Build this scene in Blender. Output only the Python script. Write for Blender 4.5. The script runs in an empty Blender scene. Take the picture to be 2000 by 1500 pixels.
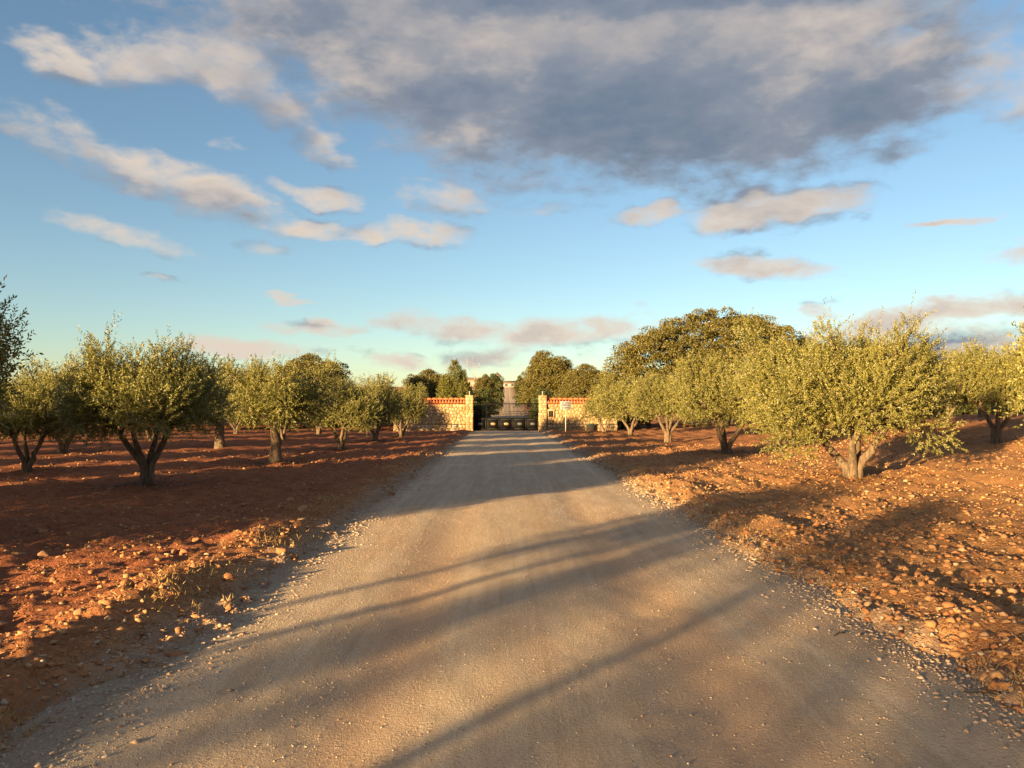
import bpy, bmesh, math
import numpy as np
from mathutils import Vector, Matrix

sc = bpy.context.scene
C = sc.collection
R = math.radians

# ------------------------------------------------------------------ camera
CAM = Vector((0.0, 0.0, 1.6))
F = 1500.0                      # focal length in photo pixels (2000 wide)
VPX, HZN = 990.0, 800.0         # vanishing point of the drive, horizon row
cam_d = bpy.data.cameras.new('camera'); cam = bpy.data.objects.new('camera', cam_d); C.objects.link(cam)
cam_d.sensor_width = 36.0; cam_d.lens = 27.0; cam_d.clip_start = 0.05; cam_d.clip_end = 20000
yaw = math.atan((1000 - VPX) / F); pitch = math.atan((HZN - 750) / F)
cam.location = CAM; cam.rotation_euler = (math.pi / 2 + pitch, 0, -yaw)
sc.camera = cam

def ray(px, py):
    v = Vector(((px - 1000) / F, (750 - py) / F, -1.0))
    return (cam.rotation_euler.to_matrix() @ v).normalized()

# ------------------------------------------------------------------ light
SUN_EL, SUN_AZ = R(7.2), R(220.0)          # azimuth clockwise from +Y: low sun behind the photographer, to the left
EXPO = 2.2
SKY_STRENGTH = 0.05
sd = Vector((math.sin(SUN_AZ) * math.cos(SUN_EL), math.cos(SUN_AZ) * math.cos(SUN_EL), math.sin(SUN_EL)))
sl = bpy.data.lights.new('sun', 'SUN'); sun = bpy.data.objects.new('sun', sl); C.objects.link(sun)
sl.energy = 5.0; sl.angle = R(0.5); sl.color = (1.0, 0.68, 0.30)
sun.location = sd * 60; sun.rotation_euler = (-sd).to_track_quat('-Z', 'Y').to_euler()

vs = sc.view_settings
sc.display_settings.display_device = 'sRGB'
vs.view_transform = 'Standard'; vs.look = 'None'; vs.gamma = 1.0; vs.use_curve_mapping = False; vs.exposure = EXPO
sc.render.engine = 'CYCLES'
sc.cycles.use_denoising = True
sc.cycles.max_bounces = 6; sc.cycles.diffuse_bounces = 3; sc.cycles.transmission_bounces = 3; sc.cycles.transparent_max_bounces = 4
sc.cycles.glossy_bounces = 2

# ------------------------------------------------------------------ world: clear sky and clouds
class NT:
    """small node-tree writer"""
    def __init__(s, tree): s.t = tree; s.n = tree.nodes; s.l = tree.links
    def add(s, typ, **kw):
        nd = s.n.new(typ)
        for k, v in kw.items(): setattr(nd, k, v)
        return nd
    def put(s, sock, v):
        if isinstance(v, bpy.types.NodeSocket): s.l.new(v, sock)
        else: sock.default_value = v
    def math(s, op, *a, clamp=False):
        nd = s.add('ShaderNodeMath', operation=op, use_clamp=clamp)
        for i, v in enumerate(a): s.put(nd.inputs[i], v)
        return nd.outputs[0]
    def vmath(s, op, *a):
        nd = s.add('ShaderNodeVectorMath', operation=op)
        for i, v in enumerate(a):
            if op == 'SCALE' and i == 1: s.put(nd.inputs['Scale'], v)
            else: s.put(nd.inputs[i], v)
        return nd.outputs['Value'] if op in ('LENGTH', 'DOT_PRODUCT', 'DISTANCE') else nd.outputs[0]
    def noise(s, vec, scale, detail=4, rough=0.55, dist=0.0, color=False):
        nd = s.add('ShaderNodeTexNoise')
        if vec is not None: s.l.new(vec, nd.inputs['Vector'])
        nd.inputs['Scale'].default_value = scale; nd.inputs['Detail'].default_value = detail
        nd.inputs['Roughness'].default_value = rough; nd.inputs['Distortion'].default_value = dist
        return nd.outputs['Color'] if color else nd.outputs[0]
    def smooth(s, v, a, b, lo=0.0, hi=1.0):
        nd = s.add('ShaderNodeMapRange', interpolation_type='SMOOTHSTEP')
        s.put(nd.inputs[0], v)
        for i, q in enumerate((a, b, lo, hi)): nd.inputs[i + 1].default_value = q
        return nd.outputs[0]
    def mix(s, f, a, b, blend='MIX'):
        nd = s.add('ShaderNodeMix', data_type='RGBA', blend_type=blend)
        s.put(nd.inputs[0], f)
        for i, q in ((6, a), (7, b)):
            if isinstance(q, tuple) and len(q) == 3: q = (*q, 1)
            s.put(nd.inputs[i], q)
        return nd.outputs[2]
    def ramp(s, f, stops):
        nd = s.add('ShaderNodeValToRGB'); e = nd.color_ramp.elements
        while len(e) < len(stops): e.new(0.5)
        for q, (p, c) in zip(e, stops): q.position = p; q.color = (*c, 1) if len(c) == 3 else c
        s.put(nd.inputs[0], f)
        return nd.outputs[0]

# clouds: centre px, radii px, tilt (deg, + = right end up), weight
CLOUDS = [
    (1270, 130, 600, 200, -4, 2.1), (830, 70, 450, 170, -14, 1.7), (1560, 140, 320, 180, 24, 1.5), (1150, -110, 800, 190, 0, 1.9),
    (470, 130, 110, 100, -30, 1.0), (540, 190, 110, 80, -38, 0.95), (330, 100, 150, 70, 15, 0.68), (110, 125, 90, 46, -8, 0.95), (240, 130, 95, 44, 8, 0.75),
    (620, 275, 80, 50, -25, 0.8), (270, 335, 130, 46, -16, 0.95), (390, 375, 170, 52, -12, 1.0), (90, 275, 170, 50, -22, 0.62), (610, 380, 100, 30, -12, 1.0),
    (590, 440, 125, 25, -3, 1.05), (790, 455, 160, 31, -2, 1.1), (500, 478, 60, 26, -5, 0.75), (240, 465, 150, 22, -8, 0.65), (420, 283, 45, 22, 0, 0.6),
    (1270, 430, 95, 34, 4, 1.1), (1440, 428, 120, 42, 5, 1.1), (1580, 408, 170, 48, 7, 1.2), (1500, 385, 70, 26, 12, 0.8), (1505, 525, 145, 34, -4, 1.25), (1840, 435, 85, 14, 2, 0.9),
    (1800, 615, 260, 44, 9, 1.38), (1880, 675, 280, 52, 4, 1.39), (1990, 480, 90, 22, 0, 0.9), (1985, 190, 90, 90, 30, 0.7),
    (1100, 655, 200, 52, 4, 1.2), (860, 635, 150, 34, -4, 0.9), (490, 680, 170, 26, -3, 1.15), (770, 708, 80, 22, -4, 0.9),
    (620, 645, 110, 17, 0, 0.85), (1080, 410, 120, 22, 5, 0.6), (870, 390, 110, 45, -10, 0.65), (960, 700, 130, 32, 0, 0.9),
    (1780, 280, 80, 30, 25, 0.6), (1150, 340, 300, 60, -4, 0.6), (560, 588, 60, 11, -6, 0.7), (305, 550, 40, 10, 0, 0.6), (1610, 610, 60, 20, 6, 0.8),
]

def cloud_group():
    g = bpy.data.node_groups.new('cloud_density', 'ShaderNodeTree')
    g.interface.new_socket('Vector', in_out='INPUT', socket_type='NodeSocketVector')
    g.interface.new_socket('Density', in_out='OUTPUT', socket_type='NodeSocketFloat')
    g.interface.new_socket('Smooth', in_out='OUTPUT', socket_type='NodeSocketFloat')
    t = NT(g); gi = t.add('NodeGroupInput'); go = t.add('NodeGroupOutput')
    d = gi.outputs[0]
    # edges are broken up by noise stretched along the horizon
    st = t.vmath('MULTIPLY', d, (1.0, 1.0, 2.1))
    warp = t.vmath('SUBTRACT', t.noise(st, 5.0, 3, 0.5, color=True), (0.5, 0.5, 0.5))
    dw = t.vmath('ADD', d, t.vmath('MULTIPLY', warp, (0.13, 0.13, 0.055)))
    warp2 = t.vmath('SUBTRACT', t.noise(st, 19.0, 3, 0.55, color=True), (0.5, 0.5, 0.5))
    dw = t.vmath('ADD', dw, t.vmath('MULTIPLY', warp2, (0.060, 0.060, 0.030)))
    acc = None
    for cx, cy, rx, ry, rot, w in CLOUDS:
        c = ray(cx, cy)
        k = 1.0 / math.sqrt(1 + ((cx - 1000) / F) ** 2 + ((750 - cy) / F) ** 2)
        right = c.cross(Vector((0, 0, 1))).normalized(); up = right.cross(c).normalized()
        a = right * math.cos(R(rot)) + up * math.sin(R(rot)); b = c.cross(a) * -1
        b = up * math.cos(R(rot)) - right * math.sin(R(rot))
        M = Matrix((a, b, c)).transposed()
        if M.determinant() < 0: M = Matrix((a, b, -c)).transposed()
        mp = t.add('ShaderNodeMapping', vector_type='TEXTURE')
        t.l.new(dw, mp.inputs[0])
        mp.inputs[1].default_value = c; mp.inputs[2].default_value = M.to_euler(); mp.inputs[3].default_value = (rx / F * k * (1.1 if w > 1.4 else 0.92), ry / F * k * (1.1 if w > 1.4 else 0.95), 0.7)
        r = t.vmath('DOT_PRODUCT', mp.outputs[0], mp.outputs[0])
        q = 0.9 if w > 1.3 else 0.80
        f = t.math('MULTIPLY_ADD', r, -w * q, w * q)
        acc = f if acc is None else t.math('SMOOTH_MAX', acc, f, 0.6)
    acc = t.math('MAXIMUM', acc, -0.7)
    # the same kind of broken cloud over the rest of the sky
    sep = t.add('ShaderNodeSeparateXYZ'); t.l.new(d, sep.inputs[0])
    zz = t.math('MAXIMUM', sep.outputs[2], 0.0)
    cmb = t.add('ShaderNodeCombineXYZ')
    den = t.math('ADD', zz, 0.22)
    t.put(cmb.inputs[0], t.math('DIVIDE', sep.outputs[0], den)); t.put(cmb.inputs[1], t.math('DIVIDE', sep.outputs[1], den))
    rest = t.math('MULTIPLY_ADD', t.noise(cmb.outputs[0], 1.1, 2, 0.5), 5.0, -2.15)
    away = t.smooth(t.vmath('DOT_PRODUCT', d, tuple(ray(1000, 500))), 0.62, 0.72, 0.0, 3.0)
    acc = t.math('MAXIMUM', acc, t.math('SUBTRACT', rest, away))
    nz = t.math('MULTIPLY_ADD', t.noise(st, 8.0, 6, 0.56, 0.3), 1.7, -0.90)
    nz = t.math('ADD', nz, t.math('MULTIPLY_ADD', t.noise(st, 27.0, 5, 0.58, 0.2), 1.5, -0.80))
    t.l.new(t.math('ADD', acc, nz), go.inputs[0])
    t.l.new(t.math('ADD', acc, t.math('MULTIPLY', t.noise(st, 6.5, 4, 0.55), 0.50)), go.inputs[1])
    return g

world = bpy.data.worlds.new('World'); sc.world = world; world.use_nodes = True
world.cycles.sampling_method = 'MANUAL'; world.cycles.sample_map_resolution = 512
wt = NT(world.node_tree); wt.n.clear()
tc = wt.add('ShaderNodeTexCoord'); d = tc.outputs['Generated']
sky = wt.add('ShaderNodeTexSky', sky_type='NISHITA', sun_disc=False, sun_elevation=SUN_EL, sun_rotation=SUN_AZ,
             altitude=300, air_density=1.0, dust_density=0.42, ozone_density=1.9)
bg_sky = wt.add('ShaderNodeBackground'); wt.l.new(sky.outputs[0], bg_sky.inputs[0]); bg_sky.inputs[1].default_value = SKY_STRENGTH
grp = cloud_group()
g1 = wt.add('ShaderNodeGroup', node_tree=grp); wt.l.new(d, g1.inputs[0])
g2 = wt.add('ShaderNodeGroup', node_tree=grp); wt.l.new(wt.vmath('ADD', d, (-0.016, 0, 0.030)), g2.inputs[0])
D1, D2 = g1.outputs[0], g2.outputs[0]
alpha = wt.math('MULTIPLY', wt.smooth(D1, -0.22, 0.95), 0.96)
edge = wt.math('SUBTRACT', g1.outputs[1], g2.outputs[1])
soft = wt.math('DIVIDE', edge, wt.math('ADD', wt.math('ABSOLUTE', edge), 0.30))
body = wt.math('MULTIPLY_ADD', wt.noise(wt.vmath('MULTIPLY', d, (1.0, 1.0, 2.4)), 6.0, 5, 0.55, 0.4), 0.70, 0.16)
lit = wt.math('ADD', wt.math('MULTIPLY_ADD', soft, 0.52, body), wt.smooth(D1, 0.2, 2.0, 0.16, -0.24), clamp=True)
ccol = wt.ramp(lit, [(0.0, (0.155, 0.205, 0.290)), (0.35, (0.260, 0.290, 0.350)), (0.65, (0.50, 0.455, 0.435)), (1.0, (0.78, 0.66, 0.55))])
bg_cloud = wt.add('ShaderNodeBackground'); wt.l.new(ccol, bg_cloud.inputs[0]); bg_cloud.inputs[1].default_value = 1.0 / 2 ** EXPO
mx = wt.add('ShaderNodeMixShader'); wt.l.new(alpha, mx.inputs[0]); wt.l.new(bg_sky.outputs[0], mx.inputs[1]); wt.l.new(bg_cloud.outputs[0], mx.inputs[2])
wo = wt.add('ShaderNodeOutputWorld'); wt.l.new(mx.outputs[0], wo.inputs[0])

# ------------------------------------------------------------------ helpers
rng = np.random.default_rng(7)

def mesh_np(name, V, faces):
    """V (n,3); faces: list of (m,k) index arrays"""
    me = bpy.data.meshes.new(name)
    V = np.ascontiguousarray(V, dtype=np.float32)
    fs = [np.asarray(f, dtype=np.int32) for f in faces if len(f)]
    idx = np.concatenate([f.ravel() for f in fs])
    tot = np.concatenate([np.full(len(f), f.shape[1], np.int32) for f in fs])
    start = np.concatenate([[0], np.cumsum(tot)[:-1]]).astype(np.int32)
    me.vertices.add(len(V)); me.vertices.foreach_set('co', V.ravel())
    me.loops.add(len(idx)); me.loops.foreach_set('vertex_index', idx)
    me.polygons.add(len(tot)); me.polygons.foreach_set('loop_start', start); me.polygons.foreach_set('loop_total', tot)
    me.update(calc_edges=True)
    return me

class MB:
    def __init__(s): s.v = []; s.f = {}; s.n = 0
    def add(s, V, F):
        V = np.asarray(V, float).reshape(-1, 3)
        for f in F:
            f = np.asarray(f); f = f if f.ndim == 2 else f[None]
            s.f.setdefault(f.shape[1], []).append(f + s.n)
        s.v.append(V); s.n += len(V)
        return s
    def box(s, x0, x1, y0, y1, z0, z1):
        V = [(x0, y0, z0), (x1, y0, z0), (x1, y1, z0), (x0, y1, z0), (x0, y0, z1), (x1, y0, z1), (x1, y1, z1), (x0, y1, z1)]
        return s.add(V, [np.array([(0, 3, 2, 1), (4, 5, 6, 7), (0, 1, 5, 4), (1, 2, 6, 5), (2, 3, 7, 6), (3, 0, 4, 7)])])
    def bevbox(s, x0, x1, y0, y1, z0, z1, b=0.01):
        bm = bmesh.new(); bmesh.ops.create_cube(bm, size=1.0)
        for v in bm.verts:
            v.co = ((x0 + x1) / 2 + v.co.x * (x1 - x0), (y0 + y1) / 2 + v.co.y * (y1 - y0), (z0 + z1) / 2 + v.co.z * (z1 - z0))
        bmesh.ops.bevel(bm, geom=bm.edges[:], offset=b, segments=1, affect='EDGES', profile=0.5)
        bm.verts.index_update()
        V = [v.co[:] for v in bm.verts]; F = [np.array([[v.index for v in f.verts]]) for f in bm.faces]; bm.free()
        return s.add(V, F)
    def tube(s, P, rad, sides=6, cap=True):
        P = np.asarray(P, float); rad = np.broadcast_to(np.asarray(rad, float), (len(P),))
        T = np.gradient(P, axis=0); T /= np.linalg.norm(T, axis=1)[:, None] + 1e-9
        ref = np.array([1.0, 0.13, 0.0]) if abs(T[0, 0]) < 0.9 else np.array([0, 1.0, 0.1])
        A = np.cross(T, ref); A /= np.linalg.norm(A, axis=1)[:, None] + 1e-9; B = np.cross(T, A)
        th = np.linspace(0, 2 * np.pi, sides, endpoint=False)
        V = P[:, None] + rad[:, None, None] * (A[:, None] * np.cos(th)[None, :, None] + B[:, None] * np.sin(th)[None, :, None])
        n = len(P); i = np.arange(n - 1)[:, None] * sides; j = np.arange(sides)[None]; k = (j + 1) % sides
        Fq = np.stack([i + j, i + k, i + sides + k, i + sides + j], -1).reshape(-1, 4)
        fs = [Fq]
        if cap: fs += [np.arange(sides)[::-1][None], (np.arange(sides) + (n - 1) * sides)[None]]
        return s.add(V, fs)
    def mesh(s, name):
        return mesh_np(name, np.concatenate(s.v), [np.concatenate(v) for v in s.f.values()])
    def build(s, name, mat, parent=None, smooth=False):
        return obj(name, s.mesh(name), mat, parent, smooth)

def obj(name, me, mat=None, parent=None, smooth=False):
    o = bpy.data.objects.new(name, me); C.objects.link(o)
    if mat is not None and not me.materials: me.materials.append(mat)
    if smooth: me.polygons.foreach_set('use_smooth', np.ones(len(me.polygons), bool))
    if parent is not None: o.parent = parent
    return o

def tag(o, label=None, cat=None, group=None, kind=None):
    if label: o['label'] = label
    if cat: o['category'] = cat
    if group: o['group'] = group
    if kind: o['kind'] = kind
    return o

def thing(name, loc, label, cat, group=None, rz=0.0):
    o = bpy.data.objects.new(name, None); C.objects.link(o); o.empty_display_size = 0.2
    o.location = loc; o.rotation_euler.z = rz
    return tag(o, label, cat, group)

def h2(ix, iy, seed):
    h = (ix.astype(np.int64) * 374761393 + iy.astype(np.int64) * 668265263 + seed * 974634777) & 0x7fffffff
    h = ((h ^ (h >> 13)) * 1274126177) & 0x7fffffff
    return ((h ^ (h >> 16)) & 0xffff) / 65535.0

def vnoise(x, y, seed=0):
    ix = np.floor(x); iy = np.floor(y); fx = x - ix; fy = y - iy
    fx = fx * fx * (3 - 2 * fx); fy = fy * fy * (3 - 2 * fy)
    a = h2(ix, iy, seed); b = h2(ix + 1, iy, seed); c = h2(ix, iy + 1, seed); e = h2(ix + 1, iy + 1, seed)
    return (a * (1 - fx) + b * fx) * (1 - fy) + (c * (1 - fx) + e * fx) * fy - 0.5

def sstep(a, b, x):
    t = np.clip((x - a) / (b - a), 0, 1); return t * t * (3 - 2 * t)

# ------------------------------------------------------------------ terrain
HILL_Y = [-4000, 60, 100, 150, 240, 333, 385, 420, 600, 6000]
HILL_Z = [0, 0, 1.1, 2.6, 5.6, 10.5, 13.0, 13.6, 14.0, 14.0]

def drive_c(y):      # centre line of the drive
    return 0.25 - 0.32 * sstep(8, 56, y)
def drive_w(y):      # half width
    return 2.48 - 0.65 * sstep(58, 75, y) + 0.10 * vnoise(y * 0.7, y * 0 + 3, 5)
def broad(x, y):
    x = np.asarray(x, float); y = np.asarray(y, float)
    r = np.clip(x - 8, 0, None)
    z = 1.2 * (1 - np.exp(-(r / 11) ** 2)) * sstep(75, 50, y)
    z = z + np.interp(y, HILL_Y, HILL_Z)
    return z + 0.10 * vnoise(x * 0.11, y * 0.11, 3) * sstep(3, 6, np.abs(x))
def ground_z(x, y):
    x = np.asarray(x, float); y = np.asarray(y, float)
    u = np.abs(x - drive_c(y)) - drive_w(y)                       # > 0 outside the drive
    e = u + 0.42 * vnoise(x * 1.6, y * 1.2, 11) + 0.34 * vnoise(x * 6, y * 6, 12) + 0.22 * vnoise(x * 15, y * 15, 13)
    out = sstep(-0.34, 0.34, e)
    rough = (0.075 * vnoise(x * 1.3, y * 1.3, 21) + 0.10 * np.abs(vnoise(x * 3.7, y * 3.7, 22)) + 0.10 * np.abs(vnoise(x * 7.9, y * 7.9, 23))
             + 0.055 * np.abs(vnoise(x * 15, y * 15, 24)))
    fur = 0.030 * np.sin((x + 0.6 * vnoise(x * 0.3, y * 0.3, 31)) * 2 * np.pi / 1.15) * sstep(1.5, 3.0, u)    # harrow furrows along the rows
    berm = 0.075 * np.exp(-((u - 0.75) / 0.35) ** 2) * (1 + 1.2 * vnoise(y * 0.9, x * 0, 41))
    far = 1 - 0.8 * sstep(60, 110, y)
    return broad(x, y) - 0.11 * (1 - out) + out * (rough * far + fur * far + berm * far + 0.0)
def drive_z(x, y):
    v = (x - drive_c(y)) / drive_w(y)
    z = 0.02 * (1 - v * v) + 0.012 * vnoise(x * 1.7, y * 0.6, 51) + 0.006 * vnoise(x * 7, y * 5, 52)
    for c in (-0.40, 0.36): z = z - 0.024 * np.exp(-((v - c - 0.03 * vnoise(y * 0.25, y * 0, 53)) / 0.13) ** 2)
    z = z - 0.05 * sstep(0.93, 1.22, np.abs(v))
    return broad(x, y) + z

def grid_mesh(name, xs, ys, zf):
    X, Y = np.meshgrid(xs, ys); Z = zf(X, Y)
    V = np.stack([X, Y, Z], -1).reshape(-1, 3)
    nx, ny = len(xs), len(ys)
    i = np.arange(ny - 1)[:, None] * nx + np.arange(nx - 1)[None]
    return mesh_np(name, V, [np.stack([i, i + 1, i + nx + 1, i + nx], -1).reshape(-1, 4)])

ys_near = np.concatenate([np.linspace(-6, 2.4, 60, endpoint=False), 2.4 * 1.0092 ** np.arange(0, 374)])   # to ~73 m
ys_all = np.concatenate([-np.geomspace(3000, 8, 26), ys_near, np.geomspace(ys_near[-1] * 1.012, 5000, 90)])
xr = np.concatenate([np.arange(0, 6.5, 0.05), 6.5 * 1.0165 ** np.arange(0, 140)])
xr = np.concatenate([xr, np.geomspace(xr[-1] * 1.1, 4000, 26)])
xs_all = np.concatenate([-xr[:0:-1], xr])

# ------------------------------------------------------------------ materials
def material(name):
    m = bpy.data.materials.new(name); m.use_nodes = True
    t = NT(m.node_tree); b = m.node_tree.nodes['Principled BSDF']
    b.inputs['Specular IOR Level'].default_value = 0.25
    return m, t, b

def bump(t, b, h, strength, dist):
    nd = t.add('ShaderNodeBump'); nd.inputs['Strength'].default_value = strength; nd.inputs['Distance'].default_value = dist
    t.l.new(h, nd.inputs['Height']); t.l.new(nd.outputs[0], b.inputs['Normal'])

def mat_soil():
    m, t, b = material('red_soil')
    co = t.add('ShaderNodeNewGeometry').outputs['Position']
    big = t.noise(co, 0.35, 3); mid = t.noise(co, 3.2, 5, 0.6); fine = t.noise(co, 26, 5, 0.65)
    sx = t.add('ShaderNodeSeparateXYZ'); t.l.new(co, sx.inputs[0])
    red = t.mix(t.smooth(mid, 0.3, 0.7), (0.240, 0.082, 0.040), (0.375, 0.142, 0.066))
    tan = t.mix(t.smooth(mid, 0.3, 0.7), (0.370, 0.185, 0.076), (0.530, 0.300, 0.128))
    side = t.math('ADD', sx.outputs[0], t.math('MULTIPLY_ADD', big, 6.0, -3.0))
    # stony tan ground on the right of the drive and along its edges, red earth in the rest
    edge = t.math('ABSOLUTE', t.math('SUBTRACT', sx.outputs[0], 0.2))
    stony = t.math('MAXIMUM', t.smooth(side, 0.5, 3.5, 0.0, 0.85), t.smooth(t.math('ADD', edge, t.math('MULTIPLY', mid, 0.9)), 4.4, 2.9, 0.0, 0.55))
    farred = t.smooth(sx.outputs[1], 18, 34, 1.0, 0.45)
    col = t.mix(t.math('MULTIPLY', stony, farred), red, tan)
    vo = t.add('ShaderNodeTexVoronoi', feature='F1'); t.l.new(co, vo.inputs['Vector']); vo.inputs['Scale'].default_value = 19
    peb = t.math('MULTIPLY', t.smooth(vo.outputs['Distance'], 0.42, 0.28), t.smooth(t.noise(co, 2.0, 3), 0.42, 0.62))
    col = t.mix(t.math('MULTIPLY', peb, 0.45), col, t.mix(vo.outputs['Color'], (0.30, 0.15, 0.075), (0.46, 0.29, 0.17)))
    col = t.mix(t.smooth(fine, 0.35, 0.7, 0.45, 0.0), col, (0.105, 0.036, 0.018))
    spill = t.smooth(t.math('ADD', edge, t.math('MULTIPLY_ADD', fine, 1.1, -0.55)), 2.90, 2.50)
    col = t.mix(t.math('MULTIPLY', spill, 0.70), col, t.mix(mid, (0.24, 0.17, 0.115), (0.44, 0.34, 0.25)))
    t.l.new(col, b.inputs['Base Color']); b.inputs['Roughness'].default_value = 0.95; b.inputs['Specular IOR Level'].default_value = 0.1
    hh = t.math('ADD', t.math('MULTIPLY', fine, 0.8), t.math('MULTIPLY', peb, 0.5))
    bump(t, b, hh, 1.0, 0.045)
    return m

def mat_drive():
    m, t, b = material('gravel')
    co = t.add('ShaderNodeNewGeometry').outputs['Position']
    sx = t.add('ShaderNodeSeparateXYZ'); t.l.new(co, sx.inputs[0])
    stretch = t.vmath('MULTIPLY', co, (1.0, 0.30, 1.0))
    lane = t.noise(t.vmath('MULTIPLY', co, (1.0, 0.045, 1.0)), 2.6, 4, 0.6); big = t.noise(stretch, 0.9, 4, 0.55); mid = t.noise(stretch, 3.4, 5, 0.6); fine = t.noise(co, 46, 5, 0.7); sp = t.noise(co, 120, 2, 0.6)
    col = t.mix(t.smooth(mid, 0.3, 0.72), (0.560, 0.425, 0.295), (0.670, 0.530, 0.385))
    col = t.mix(t.smooth(lane, 0.36, 0.64, 0.36, 0.0), col, (0.440, 0.290, 0.185))
    col = t.mix(t.smooth(lane, 0.55, 0.75, 0.0, 0.40), col, (0.720, 0.585, 0.435))
    fl = t.noise(t.vmath('MULTIPLY', co, (1.0, 0.03, 1.0)), 11.0, 4, 0.65)
    col = t.mix(t.smooth(fl, 0.34, 0.56, 0.30, 0.0), col, (0.360, 0.245, 0.160))
    x = t.math('SUBTRACT', sx.outputs[0], 0.22)
    wob = t.math('MULTIPLY_ADD', big, 0.9, -0.45); xx = t.math('ADD', x, wob)
    tr = None
    for c, w in ((-0.98, 0.42), (0.92, 0.55)):
        q = t.smooth(t.math('ABSOLUTE', t.math('SUBTRACT', xx, c)), 0.05, w)
        q = t.math('SUBTRACT', 1.0, q); tr = q if tr is None else t.math('MAXIMUM', tr, q)
    near = t.smooth(sx.outputs[1], 15, 5, 0.25, 1.0)
    red = t.math('MULTIPLY', t.math('MAXIMUM', t.math('MULTIPLY', tr, 0.75), t.smooth(big, 0.5, 0.72, 0, 0.7)), near)
    col = t.mix(red, col, (0.520, 0.335, 0.215))
    edge = t.smooth(t.math('ADD', t.math('ABSOLUTE', x), t.math('MULTIPLY_ADD', mid, 0.8, -0.4)), 2.05, 2.55)
    col = t.mix(t.math('MULTIPLY', edge, 0.55), col, (0.25, 0.175, 0.115))
    col = t.mix(t.smooth(fine, 0.30, 0.72, 0.36, 0.0), col, (0.22, 0.16, 0.11))
    col = t.mix(t.smooth(sp, 0.60, 0.74, 0.0, 0.55), col, (0.66, 0.57, 0.47))
    t.l.new(col, b.inputs['Base Color']); b.inputs['Roughness'].default_value = 0.95; b.inputs['Specular IOR Level'].default_value = 0.1
    bump(t, b, t.math('ADD', fine, t.math('MULTIPLY', sp, 0.6)), 1.0, 0.022)
    return m

def mat_rock(name, cols, island=True):
    m, t, b = material(name)
    g = t.add('ShaderNodeNewGeometry'); oi = t.add('ShaderNodeObjectInfo')
    co = g.outputs['Position']
    rnd = g.outputs['Random Per Island'] if island else oi.outputs['Random']
    col = t.ramp(rnd, [(i / (len(cols) - 1), c) for i, c in enumerate(cols)])
    n = t.noise(co, 34, 5, 0.65); n2 = t.noise(co, 7, 3)
    col = t.mix(t.smooth(n, 0.3, 0.7, 0.55, 0.0), col, (0.17, 0.075, 0.035))
    col = t.mix(t.smooth(n2, 0.5, 0.75, 0.0, 0.35), col, (0.26, 0.10, 0.045))
    t.l.new(col, b.inputs['Base Color']); b.inputs['Roughness'].default_value = 0.9
    bump(t, b, n, 0.6, 0.01)
    return m

def mat_leaf(name, dark, mid, light, silver=None, silver_f=0.25, trans=0.28, sat=(0.3, 0.35, 0.05)):
    m = bpy.data.materials.new(name); m.use_nodes = True; t = NT(m.node_tree); t.n.clear()
    g = t.add('ShaderNodeNewGeometry'); oc = t.add('ShaderNodeTexCoord').outputs['Object']
    r = g.outputs['Random Per Island']
    col = t.ramp(r, [(0.0, dark), (0.5, mid), (1.0, light)])
    cl = t.noise(oc, 1.6, 3)
    col = t.mix(t.smooth(cl, 0.4, 0.65, 0.0, 0.45), col, light)
    if silver:
        col = t.mix(t.math('GREATER_THAN', t.math('FRACT', t.math('MULTIPLY', r, 7.31)), 1 - silver_f), col, silver)
    df = t.add('ShaderNodeBsdfPrincipled'); t.l.new(col, df.inputs['Base Color']); df.inputs['Roughness'].default_value = 0.5; df.inputs['Specular IOR Level'].default_value = 0.28
    tr = t.add('ShaderNodeBsdfTranslucent'); t.l.new(t.mix(0.5, col, sat), tr.inputs[0])
    ms = t.add('ShaderNodeMixShader'); ms.inputs[0].default_value = trans
    t.l.new(df.outputs[0], ms.inputs[1]); t.l.new(tr.outputs[0], ms.inputs[2])
    o = t.add('ShaderNodeOutputMaterial'); t.l.new(ms.outputs[0], o.inputs[0])
    return m

def mat_bark(name, a, bcol):
    m, t, b = material(name)
    oc = t.add('ShaderNodeTexCoord').outputs['Object']
    st = t.vmath('MULTIPLY', oc, (1, 1, 0.22))
    n = t.noise(st, 22, 6, 0.65); n2 = t.noise(oc, 4, 3)
    col = t.mix(t.smooth(n, 0.32, 0.66), a, bcol); col = t.mix(t.smooth(n2, 0.5, 0.8, 0, 0.5), col, tuple(0.6 * c for c in a))
    t.l.new(col, b.inputs['Base Color']); b.inputs['Roughness'].default_value = 0.9
    bump(t, b, n, 0.9, 0.02)
    return m

def mat_plain(name, col, rough=0.6, metal=0.0, var=0.12, scale=14, spec=0.3, streak=False, bmp=0.0):
    m, t, b = material(name)
    oc = t.add('ShaderNodeTexCoord').outputs['Object']
    if streak: oc = t.vmath('MULTIPLY', oc, (1, 1, 0.15))
    n = t.noise(oc, scale, 5, 0.6)
    c = t.mix(n, tuple(x * (1 - var * 2) for x in col), tuple(min(1, x * (1 + var)) for x in col))
    t.l.new(c, b.inputs['Base Color']); b.inputs['Roughness'].default_value = rough; b.inputs['Metallic'].default_value = metal
    b.inputs['Specular IOR Level'].default_value = spec
    if bmp: bump(t, b, n, 0.5, bmp)
    return m

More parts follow.
